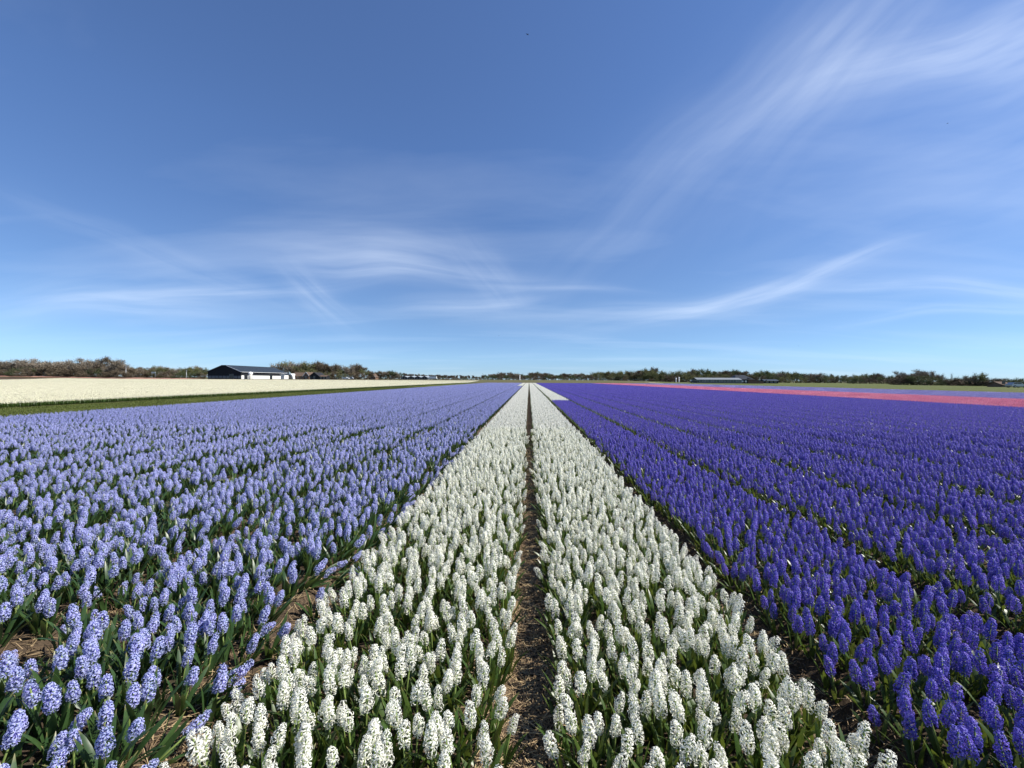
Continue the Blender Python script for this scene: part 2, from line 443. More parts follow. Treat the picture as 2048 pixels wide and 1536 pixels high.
def leaf(rnd, az, ln, wd, tilt, bend, n=6, twist=0., z0=0.):
    g = Geo(); p = Vector((math.cos(az) * .012, math.sin(az) * .012, z0)); tone = rnd.random()
    e = Vector((math.cos(az), math.sin(az), 0)); v = []; c = []; ang = tilt
    side0 = Vector((-math.sin(az), math.cos(az), 0))
    for i in range(n + 1):
        t = i / n; d = e * math.sin(ang) + Vector((0, 0, math.cos(ang))); nn = d.cross(side0)
        side = (side0 * math.cos(twist * t) + nn * math.sin(twist * t))
        w = wd * (.55 + .9 * t - 1.35 * t ** 3.2) * .5 if i < n else 0.0006
        w = max(w, .0006)
        v += [p - side * w - nn * w * .5 * (1 - t), p, p + side * w - nn * w * .5 * (1 - t)]
        c += [(t, 1, tone), (t, 0, tone), (t, 1, tone)]
        p = p + d * (ln / n); ang += bend / n
    f = []
    for i in range(n):
        b = i * 3; f += [(b, b + 1, b + 4, b + 3), (b + 1, b + 2, b + 5, b + 4)]
    g.add(v, f, c); return g

SPEC = {   # spike bottom, spike top, florets, floret size, rachis radius, recurve, petal width, droop
    'white':  dict(z0=.143, z1=.229, n=18, size=.0168, rach=.0030, rec=1.45, wide=.38, droop=.30, leaves=(6, 7), ll=(.16, .215), lw=.026, tilt=.26),
    'blue':   dict(z0=.146, z1=.228, n=25, size=.0168, rach=.0033, rec=1.0, wide=.46, droop=.2, leaves=(7, 9), ll=(.19, .26), lw=.027, tilt=.30),
    'violet': dict(z0=.128, z1=.212, n=25, size=.0142, rach=.0030, rec=1.1, wide=.44, droop=.2, leaves=(5, 6), ll=(.13, .185), lw=.023, tilt=.32),
}
LEAFMAT = {'white': LEAF, 'blue': LEAF_B, 'violet': LEAF}
NVAR = 7
PLANTS = {}          # colour -> list of dict(spike mesh, stem mesh, leaf meshes, joined mesh)
for kind, sp in SPEC.items():
    PLANTS[kind] = []
    for v in range(NVAR):
        rnd = random.Random(hash((kind, v)) if False else 100 * v + len(kind) * 17)
        k = rnd.uniform(.86, 1.12); dz = rnd.uniform(-.018, .015)
        z0, z1 = sp['z0'] + dz, sp['z0'] + dz + (sp['z1'] - sp['z0']) * k
        gs = spike(rnd, z0, z1, int(sp['n'] * k), sp['size'] * rnd.uniform(.94, 1.08), sp['rach'], sp['rec'], sp['wide'], sp['droop'])
        st = MB().tube((0, 0, -.03), (0, 0, z1 - .012), .0055, .003, 6)
        gst = Geo(); gst.add(st.v, st.f, [(.5, .5, .5)] * len(st.v))
        lv = []; nl = rnd.choice(sp['leaves']); a0 = rnd.random() * 6.28
        for j in range(nl):
            lv.append(leaf(rnd, a0 + j * 2 * math.pi / nl + rnd.uniform(-.35, .35), rnd.uniform(*sp['ll']), sp['lw'] * rnd.uniform(.8, 1.15),
                           sp['tilt'] * rnd.uniform(.3, 1.5), rnd.uniform(.15, 1.0), 6, rnd.uniform(-.5, .5), -.02))
        J = Geo(); J.merge(gs, m=0); J.merge(gst, m=2)
        for l_ in lv: J.merge(l_, m=1)
        PLANTS[kind].append(dict(
            spike=gs.mesh('flower_spike', (PET[kind],)), stem=gst.mesh('stem', (STEM,)),
            leaves=[l_.mesh('leaf', (LEAFMAT[kind],)) for l_ in lv],
            joined=J.mesh(kind + '_plant', (PET[kind], LEAFMAT[kind], STEM))))

# --- low detail rows for the field beyond the nearest plants
def soup_plant(g, rnd, x, y, z, nq, rad, h0, h1, q, nleaf, lh):
    tone = min(1, max(0, rnd.gauss(.5, .22)))
    lx, ly = rnd.uniform(-.03, .03), rnd.uniform(-.03, .03)
    for i in range(nq):
        t = (i + rnd.random()) / nq; a = i * 2.39996 + rnd.random() * .8
        r = rad * (1 - .45 * t * t) * rnd.uniform(.75, 1.1)
        c = Vector((x + lx * t + math.cos(a) * r, y + ly * t + math.sin(a) * r, z + h0 + (h1 - h0) * t))
        n_ = Vector((math.cos(a), math.sin(a), -.05 + t * t * 1.1 + rnd.uniform(-.6, .6))).normalized()
        u = n_.orthogonal().normalized(); w = n_.cross(u); s_ = rnd.random() * 6.28
        u, w = u * math.cos(s_) + w * math.sin(s_), w * math.cos(s_) - u * math.sin(s_)
        k = q * rnd.uniform(.7, 1.25)
        g.add([c - u * k, c - w * k * .7, c + u * k, c + w * k * .7], [(0, 1, 2, 3)], [(.95, rnd.choice((0, .3, .8)), tone), (.9, .7, tone), (.6, .55, tone), (.7, .1, tone)], 0)
    soup_leaves(g, rnd, x, y, z, nleaf, lh)

def soup_leaves(g, rnd, x, y, z, nleaf, lh):
    for j in range(nleaf):
        a = rnd.random() * 6.28; e = Vector((math.cos(a), math.sin(a), 0)); s_ = Vector((-e.y, e.x, 0)); b = Vector((x, y, z))
        hh = lh * rnd.uniform(.75, 1.1); o1 = rnd.uniform(.02, .05); o2 = o1 + rnd.uniform(.02, .07); tn = rnd.random()
        g.add([b - s_ * .009, b + s_ * .009, b + e * o1 + s_ * .012 + Vector((0, 0, hh * .62)), b + e * o1 - s_ * .012 + Vector((0, 0, hh * .62)), b + e * o2 + Vector((0, 0, hh))],
              [(0, 1, 2, 3), (3, 2, 4)], [(.1, 0, tn), (.1, 0, tn), (.6, 0, tn), (.6, 0, tn), (.85, 0, tn)], 1)

BEDW = 1.17
WIDTHS = {'blue': 1.27, 'violet': 1.14}
def bed_patch(name, kind, length, dens, nq, rad, h0, h1, q, nleaf, lh, seed, lm, star=False):
    g = Geo(); rnd = random.Random(seed); BW = WIDTHS.get(kind, BEDW); nxp = max(2, int(round(BW * math.sqrt(dens)))); nyp = max(2, int(round(length * math.sqrt(dens))))
    for i in range(nxp):
        for j in range(nyp):
            if rnd.random() < (.13 if kind == 'blue' else .05): continue
            x = ((i + .5) / nxp - .5) * BW + rnd.uniform(-.04, .04); y = ((j + .5) / nyp - .5) * length + rnd.uniform(-.045, .045)
            hs = rnd.uniform(.88, 1.1)
            if star:
                star_spike(g, rnd, x, y, 0, h0 * hs, h1 * hs, nq, q); soup_leaves(g, rnd, x, y, 0, nleaf, lh); continue
            soup_plant(g, rnd, x, y, 0, nq, rad, h0 * hs, h1 * hs, q, nleaf, lh)
    return ob(name, g.mesh(name, (PET[kind], lm)), link=False)

def scatter(name, sources, pts, rots, scls, idx, **kw):
    """one object whose plants are placed by geometry nodes"""
    coll = bpy.data.collections.new(name + "_sources")
    for i, o in enumerate(sources):
        o.name = "%s_source_%s%s" % (name, chr(97 + i // 26), chr(97 + i % 26)); coll.objects.link(o)
    me = bpy.data.meshes.new(name); n = len(pts)
    me.vertices.add(n); me.vertices.foreach_set("co", np.asarray(pts, np.float32).ravel())
    a = me.attributes.new("rot", 'FLOAT_VECTOR', 'POINT'); a.data.foreach_set("vector", np.asarray(rots, np.float32).ravel())
    a = me.attributes.new("scl", 'FLOAT_VECTOR', 'POINT'); a.data.foreach_set("vector", np.asarray(scls, np.float32).ravel())
    a = me.attributes.new("idx", 'INT', 'POINT'); a.data.foreach_set("value", np.asarray(idx, np.int32))
    me.update()
    o = ob(name, me, kind="stuff", **kw)
    ng = bpy.data.node_groups.new(name + "_nodes", 'GeometryNodeTree')
    ng.interface.new_socket('Geometry', in_out='INPUT', socket_type='NodeSocketGeometry')
    ng.interface.new_socket('Geometry', in_out='OUTPUT', socket_type='NodeSocketGeometry')
    gi = ng.nodes.new('NodeGroupInput'); go = ng.nodes.new('NodeGroupOutput')
    ci = ng.nodes.new('GeometryNodeCollectionInfo'); ci.inputs['Collection'].default_value = coll
    ci.inputs['Separate Children'].default_value = True; ci.inputs['Reset Children'].default_value = True
    ip = ng.nodes.new('GeometryNodeInstanceOnPoints'); ip.inputs['Pick Instance'].default_value = True
    def na(nm, ty):
        x = ng.nodes.new('GeometryNodeInputNamedAttribute'); x.data_type = ty; x.inputs['Name'].default_value = nm
        return x.outputs['Attribute']
    lk = ng.links.new
    lk(gi.outputs[0], ip.inputs['Points']); lk(ci.outputs[0], ip.inputs['Instance']); lk(na('idx', 'INT'), ip.inputs['Instance Index'])
    er = ng.nodes.new('FunctionNodeEulerToRotation'); lk(na('rot', 'FLOAT_VECTOR'), er.inputs[0]); lk(er.outputs[0], ip.inputs['Rotation'])
    lk(na('scl', 'FLOAT_VECTOR'), ip.inputs['Scale']); lk(ip.outputs[0], go.inputs[0])
    md = o.modifiers.new("plants", 'NODES'); md.node_group = ng
    return o

def bed_kind(k, y):
    if k < -13: return None
    if k == -2: return 'white' if y > 96 else 'blue'
    if k < -1: return 'blue'
    if k <= 0: return 'white'
    if k == 1: return 'white' if y > 29.4 else 'violet'
    if k <= 18: return 'violet'
    if k <= 27: return 'pink'
    if k <= 43: return 'lilac'
    return None

NEAR = 12.0                # metres of bed with fully built plants
DENS = {'white': 118, 'blue': 80, 'violet': 128}
inv = (Matrix.Translation(EYE) @ CAMR).inverted()
def project(p):
    q = inv @ Vector(p); d = -q.z
    if d < .2: return None
    return 1024 + q.x / d * F, 768 - q.y / d * F, d

near = {'white': [], 'blue': [], 'violet': []}
for k in range(-12, 11):
    cx = PATH0 + (k + .5) * PITCHX; kind = bed_kind(k, 5)
    sp_ = 1 / math.sqrt(DENS[kind]); BW = WIDTHS.get(kind, BEDW); nxp = int(round(BW / sp_))
    for j in range(int((NEAR + .2) / sp_) + 2):
        for i in range(nxp):
            y = .55 + j * sp_ + random.uniform(-.4, .4) * sp_
            u = ((i + .5) / nxp - .5) * BW + random.uniform(-.42, .42) * sp_
            x = cx + u
            if y > NEAR or y < .6 or abs(x) > 1.32 * y + .9: continue
            gap = float(vnoise(x * 1.9 + 40, y * 1.9, 9)); drop = .04
            if kind == 'blue': drop = .05 + 1.1 * max(0, gap - .50) + (.12 if abs(u) > .5 else 0)
            if kind == 'violet': drop = .03 + .3 * max(0, gap - .6)
            if random.random() < drop: continue
            edge = abs(u) / (BW / 2); side = 1 if u > 0 else -1
            ly = random.gauss(0, .11) + (side * .32 * max(0, edge - .72) / .28 * random.random()); lx = random.gauss(0, .10)
            flop = False
            if kind == 'blue':
                ly += .10; lx += .05
                if k == -2 and u > .44 and random.random() < .5: ly = random.uniform(.75, 1.2); lx = random.uniform(.1, .7); flop = True
                elif random.random() < .05: ly += random.choice((-.5, .5)); 
            z = float(soil_z(x, y)) - .004
            near[kind].append((x, y, z, lx, ly, random.random() * 6.283, random.uniform(.88, 1.13), random.randrange(NVAR), k, flop))

LABELS = {
    ('white', -1): ('white hyacinth in the bed between the straw path and the pale blue hyacinths', 'white hyacinths next to the pale blue bed'),
    ('white', 0): ('white hyacinth in the bed between the straw path and the violet hyacinths', 'white hyacinths next to the violet bed'),
    ('blue', -2): ('pale blue hyacinth in the bed bordering the white hyacinths', 'pale blue hyacinths in the bed beside the white ones'),
    ('blue', -3): ('pale blue hyacinth in the second bed away from the white hyacinths', 'pale blue hyacinths in the second bed'),
    ('blue', -4): ('pale blue hyacinth in the third bed away from the white hyacinths', 'pale blue hyacinths in the third bed'),
    ('blue', -5): ('pale blue hyacinth in the fourth bed away from the white hyacinths', 'pale blue hyacinths in the fourth bed'),
    ('violet', 1): ('deep violet hyacinth in the bed bordering the white hyacinths', 'violet hyacinths in the bed beside the white ones'),
    ('violet', 2): ('deep violet hyacinth in the second bed away from the white hyacinths', 'violet hyacinths in the second bed'),
    ('violet', 3): ('deep violet hyacinth in the third bed away from the white hyacinths', 'violet hyacinths in the third bed'),
    ('violet', 4): ('deep violet hyacinth in the fourth bed away from the white hyacinths', 'violet hyacinths in the fourth bed'),
}
FLOP = ('pale blue hyacinth flopped over onto the straw beside the white bed', 'fallen pale blue hyacinths')
NAMES = {'white': 'white_hyacinth', 'blue': 'pale_blue_hyacinth', 'violet': 'violet_hyacinth'}
rest = {}
for kind, lst in near.items():
    sc = []
    for q in lst:
        pr = project((q[0], q[1], q[2] + .19))
        vis = pr is not None and -10 < pr[0] < 2058 and pr[1] < 1556
        sc.append(1 / pr[2] if vis else 0)
    order = sorted(range(len(lst)), key=lambda i: -sc[i])
    chosen = set(i for i in order[:300] if sc[i] > 0)
    rest[kind] = [q for i, q in enumerate(lst) if i not in chosen]
    for i in order[:300]:
        if i not in chosen: continue
        x, y, z, lx, ly, rz, s_, v, k, flop = lst[i]; P = PLANTS[kind][v]
        lab, grp = FLOP if flop else LABELS.get((kind, k), (NAMES[kind].replace('_', ' ') + ' deep inside its field', 'hyacinths'))
        if not flop:
            u = x - (PATH0 + (k + .5) * PITCHX)
            inner = (k >= 0) == (u < 0)              # the side of the bed that faces the straw path
            where = 'inside' if abs(u) < .40 else ('on the path side of' if inner else 'on the outer side of')
            lean = 'tilted ' if math.hypot(lx, ly) > .27 else ''
            bed = {('white', -1): 'the bed beside pale blue flowers', ('white', 0): 'the bed beside violet flowers'}.get((kind, k))
            if bed is None:
                bed = 'the %s bed from white flowers' % {1: 'first', 2: 'second', 3: 'third', 4: 'fourth', 5: 'fifth'}.get(k if k > 0 else -k - 1, 'far')
            lab = '%s%s hyacinth %s %s' % (lean, {'white': 'white', 'blue': 'pale blue', 'violet': 'violet'}[kind], where, bed)
            grp = lab.replace('hyacinth', 'hyacinths')
        root = ob(NAMES[kind], None, loc=(x, y, z), label=lab, cat='hyacinth', group=grp)
        root.empty_display_size = .05
        root.rotation_euler = (Matrix.Rotation(ly, 3, 'Y') @ Matrix.Rotation(-lx, 3, 'X') @ Matrix.Rotation(rz, 3, 'Z')).to_euler()
        root.scale = (s_, s_, s_)
        ob('flower_spike', P['spike'], root); ob('stem', P['stem'], root)
        for l_ in P['leaves']: ob('leaf', l_, root)

# --- everything further out, one object per colour
MID, FARL = 1e9, 2.0      # metres at which the plainer rows take over
LOD = {   # mid: density, quads, radius, h0, h1, quad size, leaves, leaf height ; far the same
    'white':  ((116, 20, .023, .14, .228, .0195, 4, .19), (78, 8, .025, .12, .245, .022, 1, .17)),
    'blue':   ((80, 23, .026, .143, .23, .0205, 5, .20), (60, 8, .028, .12, .245, .022, 3, .19)),
    'violet': ((124, 22, .025, .125, .212, .0165, 4, .165), (80, 7, .025, .10, .225, .020, 2, .165)),
    'pink':   ((90, 20, .025, .10, .23, .0125, 3, .16), (60, 7, .030, .10, .24, .026, 2, .15)),
    'lilac':  ((90, 20, .025, .10, .23, .0125, 3, .16), (60, 7, .030, .10, .24, .026, 2, .15)),
    'cream':  ((80, 12, .030, .20, .34, .016, 4, .26), (56, 7, .034, .20, .36, .028, 3, .26)),
    'coral':  (None, (40, 6, .035, .25, .40, .040, 2, .30)),
}
fieldpts = {c: [] for c in LOD}        # colour -> (point, rotz, lod)
def inside(x, y): return y > -.5 and abs(x) < 1.30 * y + 4.0
for k in range(-13, 44):
    cx = PATH0 + (k + .5) * PITCHX; y = NEAR + .5 if -12 <= k <= 10 else 1.0
    while y < FY1:
        kind = bed_kind(k, y); d = math.hypot(cx, y)
        far = d > MID
        step = FARL if far else 1.0
        if inside(cx, y): fieldpts[kind].append((cx, y + (step - 1) / 2, -.005, math.pi * random.randrange(2), far))
        y += step
for k in range(-190, -19):
    cx = PATH0 + (k + .1) * 1.40; y = 1.0
    while y < 236:
        d = math.hypot(cx, y); far = d > MID; step = FARL if far else 1.0
        if inside(cx, y): fieldpts['cream'].append((cx, y, float(terrain(cx, y)) - .03, math.pi * random.randrange(2), far))
        y += step
for k in range(-235, -142):                # rows of coral tulips on the far bank
    cx = PATH0 + k * 1.40
    for y in np.arange(241, 256, 2.0):
        if inside(cx, y): fieldpts['coral'].append((cx, float(y), float(terrain(cx, y)) - .03, math.pi * random.randrange(2), True))
STUFF = {
    'white': ('white_hyacinths', 'dense white hyacinths filling the beds along the straw path'),
    'blue': ('pale_blue_hyacinths', 'pale blue hyacinths filling the field up to the grass strip'),
    'violet': ('violet_hyacinths', 'deep violet hyacinths filling the field up to the pink strip'),
    'pink': ('pink_hyacinths', 'pink hyacinths in a strip between violet and lilac flowers'),
    'lilac': ('lilac_hyacinths', 'lilac hyacinths in a strip beside the green meadow'),
    'cream': ('cream_daffodils', 'cream flowers filling the field beyond the grass strip'),
    'coral': ('coral_tulips', 'coral flowers in a far strip below the bare trees'),
}
for kind, pts in fieldpts.items():
    src = []; P = []; RT = []; S = []; I = []
    if kind in PLANTS:
        for pl in PLANTS[kind]: src.append(ob('plant', pl['joined'], link=False))
        for (x, y, z, lx, ly, rz, s_, v, k, fl) in rest[kind]:
            e = (Matrix.Rotation(ly, 3, 'Y') @ Matrix.Rotation(-lx, 3, 'X') @ Matrix.Rotation(rz, 3, 'Z')).to_euler()
            P.append((x, y, z)); RT.append(tuple(e)); S.append((s_, s_, s_)); I.append(v)
    base = len(src); lm = LEAFMAT.get(kind, LEAF); m_, f_ = LOD[kind]
    nm = 0
    if m_:
        for v in range(4): src.append(bed_patch('patch', kind, 1.0, *m_, 10 + v, lm, kind in PLANTS))
        nm = 4
    if not m_:
        for v in range(3): src.append(bed_patch('patch', kind, FARL, *f_, 30 + v, lm))
    for (x, y, z, rz, far) in pts:
        P.append((x, y, z)); RT.append((0, 0, rz)); I.append(base + (nm + random.randrange(3) if far else random.randrange(4)))
        S.append((1, 1, random.uniform(.985, 1.015)))
    nmz, lab = STUFF[kind]
    scatter(nmz, src, P, RT, S, I, label=lab, cat='flowers')

# ------------------------------------------------------------------ straw on the paths, grass on the strip
def straw_mat():
    t = NT("straw"); a = t.attr()
    c = t.ramp(a[2], [(0, (.10, .065, .04)), (.45, (.26, .18, .10)), (1, (.50, .38, .21))])
    return t.bsdf(c, .7, .25)
g = Geo(); rnd = random.Random(3)
def straw(x, y, ln, wd, lift):
    a = rnd.random() * 6.283; e = Vector((math.cos(a), math.sin(a), 0)); s_ = Vector((-e.y, e.x, 0)) * wd
    z = float(soil_z(x, y)) + .004 + lift; tone = rnd.random() ** 1.3
    p0 = Vector((x, y, z)) - e * ln / 2; p2 = Vector((x, y, z)) + e * ln / 2
    p0.z += rnd.uniform(-.012, .015); p2.z += rnd.uniform(-.012, .02)
    p1 = Vector((x, y, z + rnd.uniform(0, .012))) + s_ * rnd.uniform(-4, 4)
    up = Vector((0, 0, wd * .6))
    g.add([p0 - s_, p0 + s_, p1 - s_ + up, p1 + s_ + up, p2 - s_, p2 + s_], [(0, 1, 3, 2), (2, 3, 5, 4)], [(.5, .5, tone)] * 6)
for k, ycount, half in ((0, 15000, .28), (-1, 11000, .34), (1, 4500, .30), (-2, 5000, .32), (2, 1200, .25)):
    xc = PATH0 + k * PITCHX
    y0 = max(.7, abs(xc) / 1.3 - .4)
    for i in range(ycount):
        y = y0 + (11 - y0) * rnd.random() ** 2.0; x = xc + rnd.gauss(0, half * .5)
        straw(x, y, rnd.uniform(.03, .14) if rnd.random() < .85 else rnd.uniform(.14, .26), rnd.uniform(.0010, .0024), rnd.random() ** 2 * .018)
ob('straw_mulch', g.mesh('straw_mulch', (straw_mat(),)), kind="stuff", label='dry brown straw strewn over the paths between the beds', cat='straw')

def blade_mat(name, a, b):
    t = NT(name); s = t.attr(); return t.bsdf(t.mix(s[2], a, b), .6, .2, trans=.25)
def tuft_patch(name, mat, n, size, h, seed):
    g = Geo(); rnd = random.Random(seed)
    for i in range(n):
        x, y = rnd.uniform(-.5, .5) * size, rnd.uniform(-.5, .5) * size; a = rnd.random() * 6.28; hh = h * rnd.uniform(.4, 1.1); t = rnd.random()
        e = Vector((math.cos(a), math.sin(a), 0)); s_ = Vector((-e.y, e.x, 0)) * rnd.uniform(.006, .012); b = Vector((x, y, -.02))
        g.add([b - s_, b + s_, b + e * hh * .5 + Vector((0, 0, hh))], [(0, 1, 2)], [(.5, .5, t)] * 3)
    return ob(name, g.mesh(name, (mat,)), link=False)
BL = blade_mat("grass_blade", (.060, .085, .014), (.125, .145, .035))
src = [tuft_patch('tuft', BL, 260, 1.1, .09, s) for s in range(3)]
P = []; RT = []; S = []; I = []
for x in np.arange(-26.6, FX0 - .6, .9):
    for y in np.arange(8, 90, .9):
        if not inside(x, y): continue
        P.append((x + random.uniform(-.2, .2), y, -.05)); RT.append((0, 0, random.random() * 6.28)); S.append((1, 1, random.uniform(.6, 1.4))); I.append(random.randrange(3))
scatter('grass', src, P, RT, S, I, label='short green grass on the strip between blue and cream flowers', cat='grass')

# ------------------------------------------------------------------ trees
def bark_mat(name, a, b):
    t = NT(name); return t.bsdf(t.ramp(t.noise(3, 5, vec=t.n('ShaderNodeTexCoord').outputs['Object']), [(.3, a), (.7, b)]), .9, .1)
BARK = bark_mat("bark", (.06, .045, .033), (.13, .10, .075))
def crown_mat(name, a, b, trans=.15):
    t = NT(name); s = t.attr(); return t.bsdf(t.mix(s[2], a, b), .8, .1, trans=trans)
CROWNS = {
    'bare': crown_mat("bare_twigs", (.15, .12, .088), (.29, .25, .19), 0.0),
    'brown': crown_mat("brown_twigs", (.085, .066, .046), (.17, .135, .09), 0.0),
    'bud': crown_mat("budding_twigs", (.09, .105, .04), (.19, .19, .085)),
    'green': crown_mat("leafy_crown", (.05, .07, .028), (.095, .115, .05)),
    'pale': crown_mat("pale_twigs", (.17, .17, .12), (.28, .27, .19), 0.0),
}
def make_tree(seed, style, shape, count=None):
    """unit tree: about 1 m tall; trunk with limbs, and a crown of twigs or leaves"""
    rnd = random.Random(seed); tr = MB(); tips = []
    th = {'round': .22, 'tall': .25, 'shrub': .06, 'wide': .18}[shape]
    sprd = {'round': .42, 'tall': .22, 'shrub': .55, 'wide': .6}[shape]
    top = Vector((rnd.uniform(-.02, .02), rnd.uniform(-.02, .02), th))
    stems = [((0, 0, -.02), top)] if shape != 'shrub' else []
    if stems: tr.tube((0, 0, -.03), top, .028, .02, 7)
    nl = {'round': 9, 'tall': 9, 'shrub': 14, 'wide': 10}[shape]
    for i in range(nl):
        a = i * 2.4 + rnd.uniform(-.4, .4); r = sprd * rnd.uniform(.35, 1)
        st = top * rnd.uniform(.7, 1) if stems else Vector((rnd.uniform(-.15, .15), rnd.uniform(-.15, .15), -.02))
        hz = rnd.uniform(.12 if shape == 'shrub' else .42, .97) * (1 - .22 * (r / sprd) ** 2)
        e = Vector((math.cos(a) * r, math.sin(a) * r, hz)); m_ = st.lerp(e, .5) + Vector((0, 0, -.04)) + Vector((rnd.uniform(-.03, .03), rnd.uniform(-.03, .03), 0))
        tr.tube(st, m_, .014, .010, 5); tr.tube(m_, e, .010, .004, 4); tips.append((m_, e))
        for j in range(3):
            b = m_.lerp(e, rnd.uniform(.1, .8)); e2 = b + Vector((rnd.uniform(-.2, .2) * sprd * 2, rnd.uniform(-.2, .2) * sprd * 2, rnd.uniform(.02, .2)))
            tr.tube(b, e2, .006, .002, 3); tips.append((b, e2))
    g = Geo(); nt_ = {'bare': 2600, 'brown': 2800, 'bud': 2400, 'green': 2400, 'pale': 2000}[style]
    for i in range(count or nt_):
        b, e = rnd.choice(tips); p = b.lerp(e, rnd.uniform(.15, 1.15)) + Vector((rnd.gauss(0, .045), rnd.gauss(0, .045), rnd.gauss(.0, .045)))
        p.z = max(p.z, .02); out = Vector((p.x, p.y, (p.z - .35) * .8 + .12)).normalized()
        t = rnd.random()
        if style in ('bare', 'brown', 'pale') or rnd.random() < .35:
            d = (out + Vector((rnd.gauss(0, .55), rnd.gauss(0, .55), rnd.gauss(.25, .45)))).normalized() * rnd.uniform(.05, .13)
            s_ = d.orthogonal().normalized(); s_ = (Matrix.Rotation(rnd.random() * 6.28, 3, d.normalized()) @ s_) * rnd.uniform(.005, .010)
            g.add([p - s_, p + s_, p + d], [(0, 1, 2)], [(.5, .5, t)] * 3)
        else:
            n_ = Vector((rnd.gauss(0, 1), rnd.gauss(0, 1), rnd.gauss(.3, 1))).normalized(); u = n_.orthogonal().normalized(); w = n_.cross(u); k = rnd.uniform(.010, .024)
            g.add([p - u * k, p - w * k * .6, p + u * k, p + w * k * .6], [(0, 1, 2, 3)], [(.5, .5, t)] * 4)
    return mesh('trunk', tr.v, tr.f, (BARK,)), mesh('crown', g.v, g.f, (CROWNS[style],), False, None, np.array(g.c, np.float32))
TREES = {}
for key, (style, shape, n) in {'bare': ('bare', 'round', 3), 'bare_wide': ('bare', 'wide', 2), 'brown': ('brown', 'round', 3), 'bud': ('bud', 'round', 3), 'green': ('green', 'round', 3),
                               'pale': ('pale', 'tall', 2), 'tall': ('brown', 'tall', 2), 'shrub': ('brown', 'shrub', 3), 'shrub_green': ('green', 'shrub', 3), 'shrub_bud': ('bud', 'shrub', 2)}.items():
    TREES[key] = [make_tree(i * 31 + len(key) * 7, style, shape) for i in range(n)]
TREES['sapling'] = [make_tree(77, 'bare', 'tall', 160)]
SKYLINE = [(-60, 722), (0, 722), (40, 720), (60, 719), (75, 718), (100, 719), (125, 723), (150, 721), (180, 720), (205, 719), (235, 721), (250, 727), (258, 736), (290, 734),
           (310, 733), (340, 735), (352, 738), (370, 735), (390, 733), (413, 736), (545, 735), (556, 727), (570, 724), (585, 721), (600, 724), (640, 727), (670, 730), (690, 733),
           (705, 730), (720, 735), (735, 742), (750, 745), (770, 742), (790, 743), (805, 747), (850, 749), (870, 749), (930, 751), (960, 752), (975, 748), (1000, 747), (1010, 745),
           (1030, 748), (1070, 745), (1110, 747), (1150, 747), (1180, 745), (1220, 743), (1260, 742), (1290, 740), (1306, 738), (1320, 742), (1360, 743), (1400, 741), (1440, 741),
           (1480, 742), (1530, 743), (1570, 745), (1600, 746), (1640, 748), (1680, 751), (1700, 752), (1740, 748), (1770, 750), (1790, 753), (1800, 745), (1815, 746), (1840, 742),
           (1855, 742), (1875, 746), (1900, 752), (1920, 752), (1940, 750), (1955, 748), (1972, 756), (2000, 758), (2020, 760), (2110, 760)]
SX = [a for a, b in SKYLINE]; SY = [b for a, b in SKYLINE]
def horizon(px): return HORY + (px - VPX) * math.tan(ROLL)
trees_made = 0
def plant(key, px, D, topy, name, label, cat, group, wide=1.0, rnd=random):
    global trees_made
    x, y = at(px, D); z = float(terrain(x, y)) - .05
    H = EYE.z + (horizon(px) - topy) / F * D - z
    if H < .6: H = .6
    v = rnd.choice(TREES[key]); o = ob(name, None, loc=(x, y, z), label=label, cat=cat, group=group)
    o.rotation_euler = (0, 0, rnd.random() * 6.28); H *= 1.13; w = H * wide * rnd.uniform(1.05, 1.35); o.scale = (w, w, H)
    ob('trunk', v[0], o); ob('crown', v[1], o); trees_made += 1
    return o
trnd = random.Random(5)
